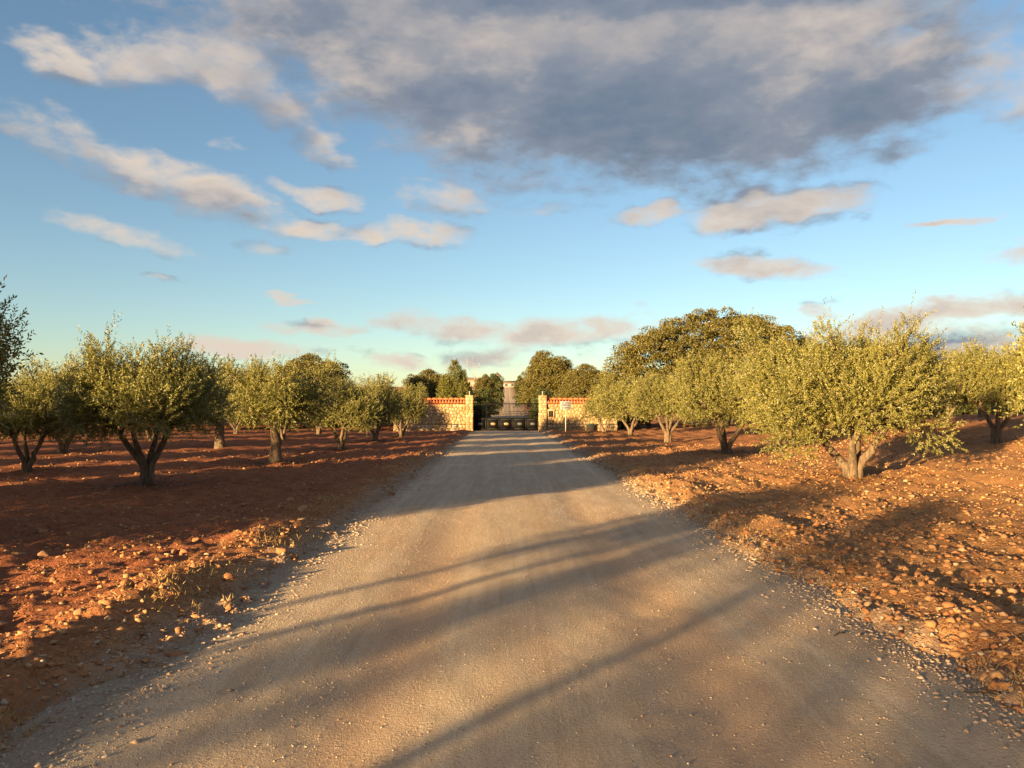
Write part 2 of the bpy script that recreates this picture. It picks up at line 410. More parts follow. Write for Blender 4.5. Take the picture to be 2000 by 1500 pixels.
M = {}
M['soil'] = mat_soil(); M['drive'] = mat_drive()
M['stone_r'] = mat_rock('field_stone', [(0.27, 0.105, 0.046), (0.34, 0.160, 0.068), (0.39, 0.205, 0.092), (0.31, 0.13, 0.055), (0.43, 0.250, 0.12), (0.38, 0.20, 0.09), (0.43, 0.30, 0.19)])
M['stone_o'] = mat_rock('loose_rock', [(0.30, 0.125, 0.055), (0.37, 0.18, 0.085), (0.32, 0.14, 0.065), (0.40, 0.23, 0.125), (0.35, 0.165, 0.08), (0.40, 0.30, 0.22)], island=False)
M['pebble'] = mat_rock('pebble', [(0.30, 0.22, 0.16), (0.44, 0.34, 0.25), (0.38, 0.27, 0.19), (0.54, 0.45, 0.36), (0.40, 0.27, 0.18)])
M['wall_stone'] = mat_rock('wall_stone', [(0.33, 0.235, 0.12), (0.43, 0.335, 0.19), (0.36, 0.25, 0.115), (0.46, 0.38, 0.25), (0.29, 0.18, 0.085), (0.40, 0.32, 0.21)], island=False)
M['mortar'] = mat_plain('mortar', (0.15, 0.105, 0.065), 0.95, var=0.2, scale=20, bmp=0.02)
M['tile'] = mat_plain('terracotta', (0.47, 0.135, 0.055), 0.85, var=0.22, scale=9, bmp=0.01)
M['leaf_olive'] = mat_leaf('olive_leaf', (0.066, 0.068, 0.016), (0.138, 0.130, 0.030), (0.230, 0.202, 0.052), (0.24, 0.235, 0.13), 0.16, 0.15)
M['leaf_oak'] = mat_leaf('holm_oak_leaf', (0.044, 0.046, 0.013), (0.092, 0.082, 0.021), (0.142, 0.114, 0.031), None, 0, 0.12, (0.25, 0.2, 0.03))
M['leaf_dark'] = mat_leaf('dark_leaf', (0.026, 0.034, 0.012), (0.052, 0.062, 0.018), (0.085, 0.088, 0.026), None, 0, 0.12)
M['leaf_thuja'] = mat_leaf('conifer_leaf', (0.060, 0.066, 0.013), (0.105, 0.105, 0.022), (0.155, 0.140, 0.034), None, 0, 0.2)
M['leaf_rust'] = mat_leaf('autumn_leaf', (0.130, 0.085, 0.026), (0.225, 0.130, 0.040), (0.310, 0.180, 0.060), None, 0, 0.2, (0.4, 0.25, 0.06))
M['bark_olive'] = mat_bark('olive_bark', (0.175, 0.122, 0.080), (0.062, 0.044, 0.032))
M['bark_dark'] = mat_bark('dark_bark', (0.075, 0.058, 0.045), (0.030, 0.024, 0.020))
M['bark_pale'] = mat_bark('pale_bark', (0.42, 0.38, 0.33), (0.25, 0.22, 0.19))
M['grass'] = mat_leaf('dry_grass', (0.24, 0.140, 0.055), (0.36, 0.225, 0.090), (0.46, 0.32, 0.14), None, 0, 0.3, (0.45, 0.35, 0.1))
M['black_steel'] = mat_plain('black_steel', (0.007, 0.007, 0.008), 0.7, var=0.2, spec=0.06)
M['grey_steel'] = mat_plain('grey_steel', (0.07, 0.068, 0.065), 0.6, metal=0.3, var=0.15)
M['brass'] = mat_plain('brass', (0.46, 0.28, 0.15), 0.38, metal=0.7, var=0.15)
M['dull_metal'] = mat_plain('dull_metal', (0.10, 0.105, 0.10), 0.5, metal=0.6)
M['white'] = mat_plain('white_paint', (0.30, 0.30, 0.32), 0.5, var=0.05)
M['sign_ink_grey'] = mat_plain('grey_ink', (0.03, 0.03, 0.04), 0.8, var=0.1, spec=0.05)
M['sign_ink_dark'] = mat_plain('purple_ink', (0.03, 0.012, 0.03), 0.8, var=0.1, spec=0.05)
M['sign_ink_black'] = mat_plain('black_ink', (0.02, 0.02, 0.02), 0.8, var=0.1, spec=0.05)
M['post'] = mat_plain('galvanised_post', (0.50, 0.46, 0.42), 0.55, metal=0.2, var=0.12, streak=True)
M['plaster'] = mat_plain('white_plaster', (0.36, 0.345, 0.33), 0.9, var=0.07, scale=1.5)
M['pink_wall'] = mat_plain('pink_plaster', (0.26, 0.185, 0.14), 0.9, var=0.1, scale=1.5)
M['roof'] = mat_plain('old_tile_roof', (0.115, 0.078, 0.064), 0.9, var=0.2, scale=2.5)
M['glass'] = mat_plain('dark_glass', (0.05, 0.06, 0.075), 0.1, spec=0.6)
M['dark'] = mat_plain('dark_opening', (0.02, 0.017, 0.015), 0.9)
M['door_metal'] = mat_plain('grey_hatch', (0.30, 0.27, 0.22), 0.6, var=0.15)
M['green_bin'] = mat_plain('dark_green_plastic', (0.018, 0.045, 0.042), 0.45, var=0.15)

# ------------------------------------------------------------------ ground and drive
g = obj('ground', grid_mesh('ground', xs_all, ys_all, ground_z), M['soil'], smooth=True); tag(g, 'stony red earth of the olive grove', kind='structure')
dx = np.arange(-3.25, 3.26, 0.05)
ys_drv = np.concatenate([ys_near[ys_near > -6], np.geomspace(ys_near[-1] * 1.012, 372, 60)])
def drive_mesh():
    U, Y = np.meshgrid(dx, ys_drv); X = U * (drive_w(Y) / 2.5) + drive_c(Y); Z = drive_z(X, Y)
    V = np.stack([X, Y, Z], -1).reshape(-1, 3); nx = len(dx)
    i = np.arange(len(ys_drv) - 1)[:, None] * nx + np.arange(nx - 1)[None]
    return mesh_np('gravel_drive', V, [np.stack([i, i + 1, i + nx + 1, i + nx], -1).reshape(-1, 4)])
o = obj('gravel_drive', drive_mesh(), M['drive'], smooth=True); tag(o, 'pale gravel drive running up to the black gate', kind='structure')

# ------------------------------------------------------------------ stone walls, piers
def clip(poly, p, n):
    out = []
    for i in range(len(poly)):
        a, b = poly[i], poly[(i + 1) % len(poly)]
        da, db = np.dot(a - p, n), np.dot(b - p, n)
        if da <= 0: out.append(a)
        if da * db < 0: out.append(a + (b - a) * (da / (da - db)))
    return out

def stones(parent, x0, x1, z0, z1, y, size, depth, seed, zfun=None, holes=(), aspect=1.0):
    """irregular rubble stones, each a mesh of its own, proud of the mortar face at y (facing -Y)"""
    r = np.random.default_rng(seed)
    nz = max(1, round((z1 - z0) / size)); nx = max(1, round((x1 - x0) / (size * aspect)))
    S = []
    for j in range(nz):
        for i in range(nx):
            S.append(((i + 0.5 + 0.5 * (j % 2) - 0.25 + r.uniform(-.36, .36)) / nx * (x1 - x0) + x0, (j + 0.5 + r.uniform(-.34, .34)) / nz * (z1 - z0) + z0))
    S = np.array(S)
    for k, s in enumerate(S):
        if any(a <= s[0] <= b and c <= s[1] <= e for a, b, c, e in holes): continue
        poly = [np.array(q) for q in ((x0, z0), (x1, z0), (x1, z1), (x0, z1))]
        dd = np.linalg.norm(S - s, axis=1)
        for q in np.argsort(dd)[1:16]:
            poly = clip(poly, (s + S[q]) / 2, (S[q] - s))
            if len(poly) < 3: break
        if len(poly) < 3: continue
        P = np.array(poly); c = P.mean(0)
        rad = np.linalg.norm(P - c, axis=1).mean()
        P1 = c + (P - c) * (1 - 0.016 / max(rad, .03)); P2 = c + (P - c) * (1 - 0.05 / max(rad, .08))
        dp = depth * r.uniform(0.6, 1.25); n = len(P)
        tilt = r.uniform(-0.12, 0.12, 2)
        V = [(p[0], y + 0.01, p[1]) for p in P1] + [(p[0], y - dp * 0.6, p[1]) for p in P1] + [(p[0], y - dp - (p - c) @ tilt, p[1]) for p in P2]
        i = np.arange(n); kx = (i + 1) % n
        mb = MB().add(V, [np.stack([i, kx, n + kx, n + i], -1), np.stack([n + i, n + kx, 2 * n + kx, 2 * n + i], -1), (2 * n + i)[None]])
        mb.build('stone', M['wall_stone'], parent)

WY = 57.0
def bz(x, y=WY): return float(broad(x, y))

def tile_mesh(length, r0, r1, th=0.018):
    """half-barrel tile along +Y (0..length), open below"""
    n = 7; a = np.linspace(0, math.pi, n); V = []
    for yy, r in ((0, r0), (length, r1)):
        V += [(math.cos(q) * r, yy, math.sin(q) * r) for q in a] + [(math.cos(q) * (r - th), yy, math.sin(q) * (r - th)) for q in a]
    F = []
    for i in range(n - 1):
        F += [(i, i + 1, 2 * n + i + 1, 2 * n + i), (n + i + 1, n + i, 3 * n + i, 3 * n + i + 1), (i + 1, i, n + i, n + i + 1), (2 * n + i, 2 * n + i + 1, 3 * n + i + 1, 3 * n + i)]
    F += [(0, 2 * n, 3 * n, n), (n - 1, 2 * n - 1, 4 * n - 1, 3 * n - 1)]
    m = MB().add(V, [np.array(F)]).mesh('roof_tile'); m.materials.append(M['tile'])
    return m
TILE = tile_mesh(0.44, 0.10, 0.085); RIDGE = tile_mesh(0.46, 0.135, 0.12)

def wall(x0, x1, label, seed, holes=()):
    w = thing('stone_wall', ((x0 + x1) / 2, WY, 0), label, 'wall')
    ox = (x0 + x1) / 2
    a, b = x0 - ox, x1 - ox
    mb = MB().box(a, b, 0.0, 0.42, -0.25, 2.04)
    core = mb.build('mortar_core', M['mortar'], w)
    H = [(p - ox, q - ox, r, s) for p, q, r, s in holes]
    stones(w, a + 0.01, b - 0.01, -0.02, 0.50, -0.09, 0.26, 0.05, seed, None, H, 1.1)
    MB().box(a + 0.004, b - 0.004, -0.088, -0.002, -0.22, 0.50).build('plinth', M['mortar'], w)
    stones(w, a + 0.01, b - 0.01, 0.52, 2.02, 0.0, 0.255, 0.055, seed + 1, None, H, 0.95)
    # sloped coping of barrel tiles with a ridge course
    MB().add([(a, -0.14, 2.043), (b, -0.14, 2.043), (b, 0.21, 2.33), (a, 0.21, 2.33), (a, 0.56, 2.043), (b, 0.56, 2.043)],
             [np.array([(0, 1, 2, 3), (3, 2, 5, 4), (1, 0, 4, 5)]), np.array([(0, 3, 4), (1, 5, 2)])]).build('coping_bed', M['tile'], w)
    n = int((b - a) / 0.215); sl = math.atan2(0.287, 0.35)
    r = np.random.default_rng(seed)
    for i in range(n):
        x = a + (i + 0.5) * (b - a) / n
        for s in (1, -1):
            t = bpy.data.objects.new('roof_tile', TILE); C.objects.link(t); t.parent = w
            y = 0.21 - s * 0.40
            t.location = (x + r.uniform(-.008, .008), y, 2.02 + r.uniform(-.006, .006)); t.rotation_euler = Matrix.Rotation(0 if s > 0 else math.pi, 3, 'Z').to_euler()
            t.rotation_euler = (Matrix.Rotation(0 if s > 0 else math.pi, 3, 'Z') @ Matrix.Rotation(sl, 3, 'X')).to_euler()
    m = int((b - a) / 0.40)
    for i in range(m):
        t = bpy.data.objects.new('ridge_tile', RIDGE); C.objects.link(t); t.parent = w
        t.location = (a + i * (b - a) / m, 0.21, 2.345 + r.uniform(-.006, .006)); t.rotation_euler = (0, R(-1.0), -math.pi / 2)
        t.location.x += 0.0; t.rotation_euler = (0, 0, -math.pi / 2)
    return w

lx0, lx1 = -8.4, -3.06
rx0, rx1 = 2.98, 8.2
wl = wall(lx0, lx1, 'pale rubble stone wall with red tiled coping and a small grey hatch', 100, holes=[(-4.05, -3.72, -0.1, 0.48)])
wr = wall(rx0, rx1, 'pale rubble stone wall with red tiled coping behind the white notice sign', 200, holes=[(3.02, 3.50, 0.98, 1.66)])
def child_box(parent, name, mat, x0, x1, y0, y1, z0, z1, bev=0.0):
    p = parent.location
    mb = MB()
    (mb.bevbox(x0 - p.x, x1 - p.x, y0 - p.y, y1 - p.y, z0 - p.z, z1 - p.z, bev) if bev else mb.box(x0 - p.x, x1 - p.x, y0 - p.y, y1 - p.y, z0 - p.z, z1 - p.z))
    return mb.build(name, mat, parent)
hatch = child_box(wl, 'hatch', M['door_metal'], -4.06, -3.72, WY - 0.15, WY - 0.085, 0.04, 0.46, 0.008)
for q in (-3.99, -3.89, -3.79): child_box(hatch, 'louvre', M['dull_metal'], q - 0.02 + wl.location.x * 0, q + 0.02, WY - 0.16, WY - 0.149, 0.10, 0.40)
for ch in hatch.children:      # louvre coordinates were relative to the hatch's own zero origin
    ch.data.transform(Matrix.Translation((-wl.location.x, -wl.location.y, -wl.location.z)))
# letter-box niche beside the right pier, framed in stone
child_box(wr, 'niche_back', M['dark'], 3.10, 3.44, WY - 0.03, WY + 0.0, 1.06, 1.50)
child_box(wr, 'niche_lintel', M['wall_stone'], 3.00, 3.58, WY - 0.12, WY - 0.0, 1.50, 1.62, 0.012)
child_box(wr, 'niche_sill', M['wall_stone'], 3.02, 3.52, WY - 0.12, WY - 0.0, 0.99, 1.06, 0.012)
child_box(wr, 'niche_jamb', M['wall_stone'], 3.02, 3.10, WY - 0.11, WY - 0.0, 1.06, 1.50, 0.01)
child_box(wr, 'niche_jamb', M['wall_stone'], 3.44, 3.52, WY - 0.11, WY - 0.0, 1.06, 1.50, 0.01)

def pier(x0, x1, label, seed):
    p = thing('gate_pier', ((x0 + x1) / 2, WY + 0.10, 0), label, 'gate pier', 'piers of the gate')
    r = np.random.default_rng(seed); hw = (x1 - x0) / 2; hd = 0.31
    MB().box(-hw + .03, hw - .03, -hd + .03, hd - .03, -0.3, 2.60).build('mortar_core', M['mortar'], p)
    z = -0.05; k = 0
    while z < 2.55:
        h = min(r.uniform(0.13, 0.26), 2.60 - z)
        if 2.60 - z - h < 0.08: h = 2.60 - z
        cut = r.uniform(-0.35, 0.35) * hw if k % 3 else r.uniform(0.1, .4) * hw
        cy = r.uniform(-0.3, 0.3) * hd
        for (a, b) in ((-hw, cut), (cut, hw)):
            for (c, e) in ((-hd, cy), (cy, hd)):
                j = r.uniform(-0.022, 0.014, 4)
                MB().bevbox(a + (j[0] if a == -hw else .007), b + (j[1] if b == hw else -.007), c + (j[2] if c == -hd else .007), e + (j[3] if e == hd else -.007), z + .006, z + h - .006, 0.016).build('stone', M['wall_stone'], p)
        z += h; k += 1
    MB().bevbox(-hw - .015, hw + .015, -hd - .015, hd + .015, 2.602, 2.66, 0.012).build('cap_slab', M['wall_stone'], p)
    mb = MB().tube([(0, 0, 2.655), (0, 0, 2.70), (0, 0, 2.72)], [0.06, 0.055, 0.03], 8).tube([(0, 0, 2.715), (0, 0, 2.86)], 0.03, 8).tube([(0, 0, 2.845), (0, 0, 2.88), (0, 0, 2.94), (0, 0, 2.96)], [0.03, 0.055, 0.055, 0.02], 8)
    mb.build('lamp_finial', M['white'], p)
    return p
pier(-3.05, -2.49, 'rough stone gate pier with white finial, fully sunlit, by the hatch wall', 5)
pier(2.37, 2.95, 'rough stone gate pier with white finial, half shaded, by the letter box', 6)

# small dark green bin and a water meter box against the right wall
bn = thing('utility_box', (6.15, WY - 0.33, 0.02), 'small dark green utility box standing against the pale stone wall', 'utility box')
MB().bevbox(-0.26, 0.26, -0.2, 0.2, -0.02, 0.50, 0.03).build('body', M['dark'], bn); MB().bevbox(-0.285, 0.285, -0.225, 0.225, 0.45, 0.56, 0.03).build('lid', M['green_bin'], bn)

# ------------------------------------------------------------------ gate
GY = WY + 0.55
gt = thing('sliding_gate', (-0.06, GY, 0.0), 'black steel sliding gate with upright bars and oval plaques on its panels', 'gate')
gx0, gx1 = -2.52, 2.52
PX = [-2.45, -1.46, -0.47, 0.52, 1.54, 2.45]
MB().bevbox(gx0, gx1, -0.04, 0.04, 0.04, 0.14, 0.006).bevbox(gx0, gx1, -0.04, 0.04, 0.90, 0.98, 0.006).bevbox(gx0, gx1, -0.04, 0.04, 2.00, 2.07, 0.006).build('frame_rail', M['black_steel'], gt)
for i, x in enumerate(PX):
    MB().bevbox(x - .045, x + .045, -0.043, 0.043, 0.142, 0.898, 0.006).build('stile', M['black_steel'], gt)
for i in range(5):
    a, b = PX[i] + .047, PX[i + 1] - .047
    pn = MB().box(a, b, -0.012, 0.012, 0.142, 0.898).build('panel', M['black_steel'], gt)
    mb = MB()
    for q in ((a + .02, b - .02, .165, .182), (a + .02, b - .02, .855, .872), (a + .02, a + .037, .182, .855), (b - .037, b - .02, .182, .855)):
        mb.box(q[0], q[1], -0.026, -0.0115, q[2], q[3])
    mb.build('moulding', M['grey_steel'], pn)
    n = 20; th = np.linspace(0, 2 * np.pi, n, endpoint=False); cx = (a + b) / 2
    def ring(s, y): return [(cx + math.cos(q) * 0.175 * s, y, 0.53 + math.sin(q) * 0.105 * s) for q in th]
    V = ring(1, -0.0115) + ring(0.97, -0.026) + ring(0.8, -0.034); k = np.arange(n); k2 = (k + 1) % n
    MB().add(V, [np.stack([k, k2, n + k2, n + k], -1), np.stack([n + k, n + k2, 2 * n + k2, 2 * n + k], -1), (2 * n + k)[None]]).build('oval_plaque', M['brass'] if i in (1, 2) else M['dull_metal'], pn)
    if i in (1, 2): gt.children and None
BAR = MB().tube([(0, 0, 0.975), (0, 0, 2.005)], 0.016, 6).mesh('bar'); BAR.materials.append(M['black_steel'])
for i in range(50):
    o = bpy.data.objects.new('bar', BAR); C.objects.link(o); o.parent = gt; o.location = (gx0 + 0.06 + i * (gx1 - gx0 - .12) / 49, 0, 0)
for x in (gx0 + .02, -1.46, gx1 - .02): MB().bevbox(x - .032, x + .032, -0.035, 0.035, 0.981, 1.999, 0.005).build('gate_post', M['black_steel'], gt)
for x in (-1.9, 1.9): MB().tube([(x, -0.022, 0.02), (x, 0.022, 0.02)], 0.075, 12).build('wheel', M['dull_metal'], gt)

# ------------------------------------------------------------------ notice sign
sx, sy = (1105 - VPX) / F * 53.5, 53.5
sg = thing('notice_sign', (sx, sy, bz(sx, sy)), 'white rectangular notice board on a slim metal post beside the gate', 'sign', rz=0.26)
MB().tube([(0, 0.03, -0.2), (0, 0.03, 1.55)], 0.028, 8).tube([(0, 0.03, 1.50), (0, 0.03, 2.05)], 0.0275, 8).build('post', M['post'], sg)
bd = MB().bevbox(-0.40, 0.40, -0.018, 0.0, 1.60, 2.17, 0.006).build('board', M['white'], sg)
r = np.random.default_rng(3)
def line(x0, x1, z, h, mat, nm):
    mb = MB(); x = x0; y0, y1 = -0.0225, -0.0175
    while x < x1:          # letter-like strokes: the words cannot be read in the photograph
        w = r.uniform(0.040, 0.055)
        mb.box(x, x + 0.022, y0, y1, z, z + h)
        mb.box(x + 0.0225, x + w, y0, y1, *( (z + h * .78, z + h) if r.random() < .5 else (z + h * .4, z + h * .6)))
        if r.random() < .6: mb.box(x + 0.0225, x + w, y0, y1, z, z + h * .2)
        x += w + r.choice([0.010, 0.012, 0.045], p=[.5, .32, .18])
    mb.build(nm, mat, bd)
line(-0.31, 0.29, 2.01, 0.085, M['sign_ink_grey'], 'printed_line')
line(-0.33, 0.32, 1.84, 0.115, M['sign_ink_dark'], 'printed_line')
line(-0.30, -0.20, 1.67, 0.105, M['sign_ink_black'], 'printed_mark')
line(-0.12, 0.27, 1.68, 0.085, M['sign_ink_grey'], 'printed_line')

# ------------------------------------------------------------------ trees
def leaf_quads(P, D, W, L, wid):
    """lens-shaped leaves: base P, direction D, side W, length L, width wid"""
    L = L[:, None]; w = wid[:, None]
    mid = P + D * L * 0.48
    V = np.stack([P, mid + W * w, P + D * L, mid - W * w], 1).reshape(-1, 3)
    i = np.arange(len(P))[:, None] * 4
    return V, np.concatenate([i, i + 1, i + 2, i + 3], 1)

def unit(v): return v / (np.linalg.norm(v, axis=-1, keepdims=True) + 1e-9)

def sprays(r, P, D, ln, nleaf, leafL, leafW):
    """shoots at P growing along D with leaves all along"""
    N = len(P); t = (np.arange(nleaf) + 0.6) / nleaf
    side = unit(np.cross(D, r.normal(size=(N, 3)))); oth = np.cross(D, side)
    phi = np.arange(nleaf) * 2.4 + r.uniform(0, 6.28, (N, 1))
    rad = side[:, None] * np.cos(phi)[..., None] + oth[:, None] * np.sin(phi)[..., None]
    bend = r.normal(size=(N, 1, 3)) * 0.12
    pos = P[:, None] + D[:, None] * (t[None, :, None] * ln[:, None, None]) + bend * (t[None, :, None] ** 2) * ln[:, None, None]
    dr = unit(D[:, None] * 0.75 + rad * 0.75 + r.normal(size=(N, nleaf, 3)) * 0.22)
    w = unit(np.cross(dr, r.normal(size=dr.shape)))
    n = N * nleaf
    return leaf_quads(pos.reshape(-1, 3), dr.reshape(-1, 3), w.reshape(-1, 3), leafL * r.uniform(.7, 1.25, n), leafW * r.uniform(.7, 1.2, n))

def olive(seed, H, rad, nsh, leafL=0.062, leafW=0.0105, stems=3, fork=0.25, low=0.9, thick=1.0, lobes=22, lean=(0, 0), nleaf=15, plumes=7, droop=None, shootL=0.34):
    """returns (trunk mesh, crown mesh)"""
    r = np.random.default_rng(seed)
    tb = MB()
    # lobes of the crown in a flattened shell, uneven
    L = []
    for k in range(lobes):
        th = k * 2.399 + r.uniform(-.4, .4); q = (k + .5) / lobes
        el = math.asin(1 - 1.75 * q) if q < 1 else 0
        rr = r.uniform(.66, 1.0)
        c = np.array([math.cos(th) * math.cos(el) * rr * (rad - .42) + lean[0], math.sin(th) * math.cos(el) * rr * (rad - .42) + lean[1], 0])
        zc = low + 0.45 + (H - low - 1.25) * (0.5 + 0.5 * math.sin(el)) * r.uniform(.86, 1.08)
        c[2] = zc; c[:2] *= r.uniform(.9, 1.12)
        L.append((c, r.uniform(.34, .62) * (0.55 + rad * 0.28)))
    for k in range(plumes):
        th = k * 2.399 + seed; q = rad * r.uniform(.15, .80); z = H - r.uniform(.62, 1.05); pr = r.uniform(.34, .50)
        bx_, by_ = math.cos(th) * q + lean[0], math.sin(th) * q + lean[1]
        L += [(np.array([bx_, by_, z]), pr), (np.array([bx_ * 1.05, by_ * 1.05, z + pr * .85]), pr * .74), (np.array([bx_ * 1.10, by_ * 1.10, z + pr * 1.5]), pr * .50)]
    if droop is not None: L += droop
    # trunk: stems out of one swollen foot
    tips = []
    for s in range(stems):
        a = s * 2 * math.pi / stems + r.uniform(-.5, .5) + seed
        sp = r.uniform(.55, .9) * rad * 0.42
        z1 = low + 0.30
        foot = 0.09 * thick * (0 if stems == 1 else 1)
        P = [(math.cos(a) * foot * .6, math.sin(a) * foot * .6, -0.18)]
        for q in np.linspace(0.0, 1, 7):
            out = foot + (sp * max(0, (q - fork)) / (1 - fork)) * (1 if stems > 1 else .3)
            P.append((math.cos(a + .25 * q) * out + r.normal() * .018, math.sin(a + .25 * q) * out + r.normal() * .018, 0.02 + q * z1))
        r0 = (0.105 if stems > 1 else 0.165) * thick
        radii = [r0 * 1.55, r0 * 1.30] + list(np.linspace(r0 * 1.02, r0 * .62, 6))
        tb.tube(P, np.array(radii) * np.array([1 + r.uniform(-.08, .08) for _ in radii]), 10)
        tips.append(np.array(P[-1])); tips.append(np.array(P[-2])); 
    for c, lr in L:
        t0 = min(tips, key=lambda q: np.linalg.norm((q - c)[:2]) + 0.3 * abs(q[2] - c[2]))
        mid = (t0 + c) / 2 + r.normal(size=3) * .10 + np.array([0, 0, -.06])
        Q = [t0 - np.array([0, 0, .06]), t0 * .7 + mid * .3, mid, mid * .4 + c * .6, c]
        tb.tube(Q, [.052 * thick, .042 * thick, .030 * thick, .020, .010], 6)
        for _ in range(4):
            e = c + r.normal(size=3) * lr * .5
            tb.tube([mid * .5 + c * .5, (mid * .3 + c * .3 + e * .4), e], [.014, .010, .004], 4)
    # shoots
    w = np.array([l[1] ** 2 for l in L]); w /= w.sum()
    li = r.choice(len(L), nsh, p=w)
    cen = np.array([l[0] for l in L])[li]; lr = np.array([l[1] for l in L])[li]
    u = unit(r.normal(size=(nsh, 3))); rr = r.uniform(.10, 1.0, nsh) ** 0.6
    P = cen + u * (lr * rr)[:, None] * np.array([1, 1, .95])
    D = unit(u * 0.60 + np.array([0, 0, 0.62]) + r.normal(size=(nsh, 3)) * .33 + unit(P - np.array([lean[0], lean[1], low + .6])) * .35)
    dn = (u[:, 2] < -0.25) & (r.random(nsh) < .6); D[dn, 2] -= 0.9; D = unit(D)
    P[:, 2] = np.maximum(P[:, 2], low * .55)
    ln = shootL * r.uniform(.55, 1.25, nsh)
    # long upright water shoots on top
    k = (u[:, 2] > .35) & (P[:, 2] > H * .72) & (r.random(nsh) < .16); ln[k] *= 1.7; D[k] = unit(D[k] + np.array([0, 0, .8]))
    V, Fq = sprays(r, P, D, ln, nleaf, leafL, leafW)
    return tb.mesh('trunk'), mesh_np('crown', V, [Fq])

def oak(seed, w, dpt, h, nclump, per, leaf=0.16, base=0.0, clump=0.75, trunk_h=2.2, trunk_r=0.28, flat=1.0, fill=0.35):
    """dome crown made of many leaf clumps, dark gaps between"""
    r = np.random.default_rng(seed)
    tb = MB()
    th = r.uniform(0, 2 * np.pi, nclump); ct = r.uniform(-0.22, 1.0, nclump); sn = np.sqrt(np.clip(1 - ct ** 2, 0, 1))
    sh = np.where(r.random(nclump) < fill, r.uniform(.45, .85, nclump), r.uniform(.84, 1.0, nclump))
    hz = (h - base)
    cen = np.stack([np.cos(th) * sn * (w / 2 - clump * .6) * sh, np.sin(th) * sn * (dpt / 2 - clump * .6) * sh, base + hz * 0.26 + ct * (hz * .74 - clump * .6) * sh], -1)
    cen += r.normal(size=cen.shape) * .18
    cr = clump * r.uniform(.55, 1.2, nclump)
    tb.tube([(0, 0, -.4), (0, 0, .2), (.1, .05, trunk_h * .6), (0.05, .1, trunk_h)], [trunk_r * 1.5, trunk_r * 1.1, trunk_r, trunk_r * .85], 10)
    for k in range(0, min(nclump, 60)):
        c = cen[k]; m = np.array([.05, .1, trunk_h]) * .55 + c * .45 + r.normal(size=3) * .25
        tb.tube([(0.05, .1, trunk_h - .15), m, m * .4 + c * .6, c], [trunk_r * .42, trunk_r * .25, trunk_r * .14, .02], 5)
    n = nclump * per
    ci = np.repeat(np.arange(nclump), per)
    u = unit(r.normal(size=(n, 3))); u[:, 2] = np.where(u[:, 2] < -.3, -u[:, 2], u[:, 2])
    rr = r.uniform(.35, 1.0, n) ** .55
    P = cen[ci] + u * (cr[ci] * rr)[:, None] * np.array([1, 1, .8 * flat])
    D = unit(u * .7 + r.normal(size=(n, 3)) * .6); W = unit(np.cross(D, r.normal(size=(n, 3))))
    V, Fq = leaf_quads(P, D, W, leaf * r.uniform(.6, 1.3, n), leaf * .30 * r.uniform(.7, 1.3, n))
    return tb.mesh('trunk'), mesh_np('crown', V, [Fq])

def conifer(seed, h, w, nsh, leaf=0.13, lowz=0.2):
    r = np.random.default_rng(seed); tb = MB()
    tb.tube([(0, 0, -.3), (0, 0, h * .5), (0, 0, h * .97)], [.16, .10, .02], 8)
    # several upright plumes
    pl = [(0, 0, h, w * .5)]
    for k in range(9):
        a = k * 2.4 + r.uniform(-.3, .3); q = r.uniform(.35, .8)
        pl.append((math.cos(a) * w * .5 * q * .75, math.sin(a) * w * .5 * q * .75, h * (1.02 - .42 * q) * r.uniform(.9, 1.05), w * r.uniform(.17, .27)))
    Ps, Ds = [], []
    tot = sum(p[3] * p[2] for p in pl)
    for x, y, hh, rw in pl:
        m = int(nsh * rw * hh / tot); z = r.uniform(0, 1, m) ** .9
        rad = rw * np.clip(1 - z ** 1.6, 0.03, 1) * r.uniform(.55, 1.05, m); a = r.uniform(0, 6.283, m)
        Ps.append(np.stack([x + np.cos(a) * rad, y + np.sin(a) * rad, lowz + z * (hh - lowz)], -1))
        Ds.append(unit(np.stack([np.cos(a) * .55, np.sin(a) * .55, np.full(m, .8)], -1) + r.normal(size=(m, 3)) * .25))
    P = np.concatenate(Ps); D = np.concatenate(Ds)
    V, Fq = sprays(r, P, D, np.full(len(P), .32), 8, leaf, leaf * .22)
    return tb.mesh('trunk'), mesh_np('crown', V, [Fq])

def plant(name, meshes, loc, label, cat, leaf, bark, group=None, rz=0.0, s=(1, 1, 1), sink=0.03):
    tr, cr = meshes
    z = float(ground_z(loc[0], loc[1])) if len(loc) == 2 else loc[2]
    o = thing(name, (loc[0], loc[1], z - sink), label, cat, group, rz)
    o.scale = s if not isinstance(s, (int, float)) else (s, s, s)
    obj('trunk', tr, M[bark], o, smooth=True); obj('crown', cr, M[leaf], o)
    return o

def P2(px, Y): return ((px - VPX) / F * Y, Y)

NEAR = dict(leafL=0.056, leafW=0.0108, nleaf=24)
OL = {}
OL['left'] = olive(11, 2.85, 1.75, 4300, stems=4, fork=.30, low=1.0, lobes=22, thick=.68, **NEAR)
OL['right'] = olive(23, 3.30, 2.55, 7400, stems=4, fork=.12, low=.85, lobes=34, thick=1.0, lean=(-.15, 0),
                    droop=[(np.array([-1.75, -.7, 1.0]), .50), (np.array([-1.6, -.6, 1.35]), .6), (np.array([1.5, -.5, 1.1]), .5), (np.array([-1.45, -.9, .70]), .28)], **NEAR)
OL['single'] = olive(35, 2.85, 1.55, 3500, stems=1, fork=.5, low=1.0, lobes=18, thick=1.0, **NEAR)
OL['vee'] = olive(47, 3.0, 1.75, 4000, stems=3, fork=.22, low=.85, lobes=22, thick=.78, **NEAR)
FAR = dict(leafL=0.095, leafW=0.018, nleaf=12)
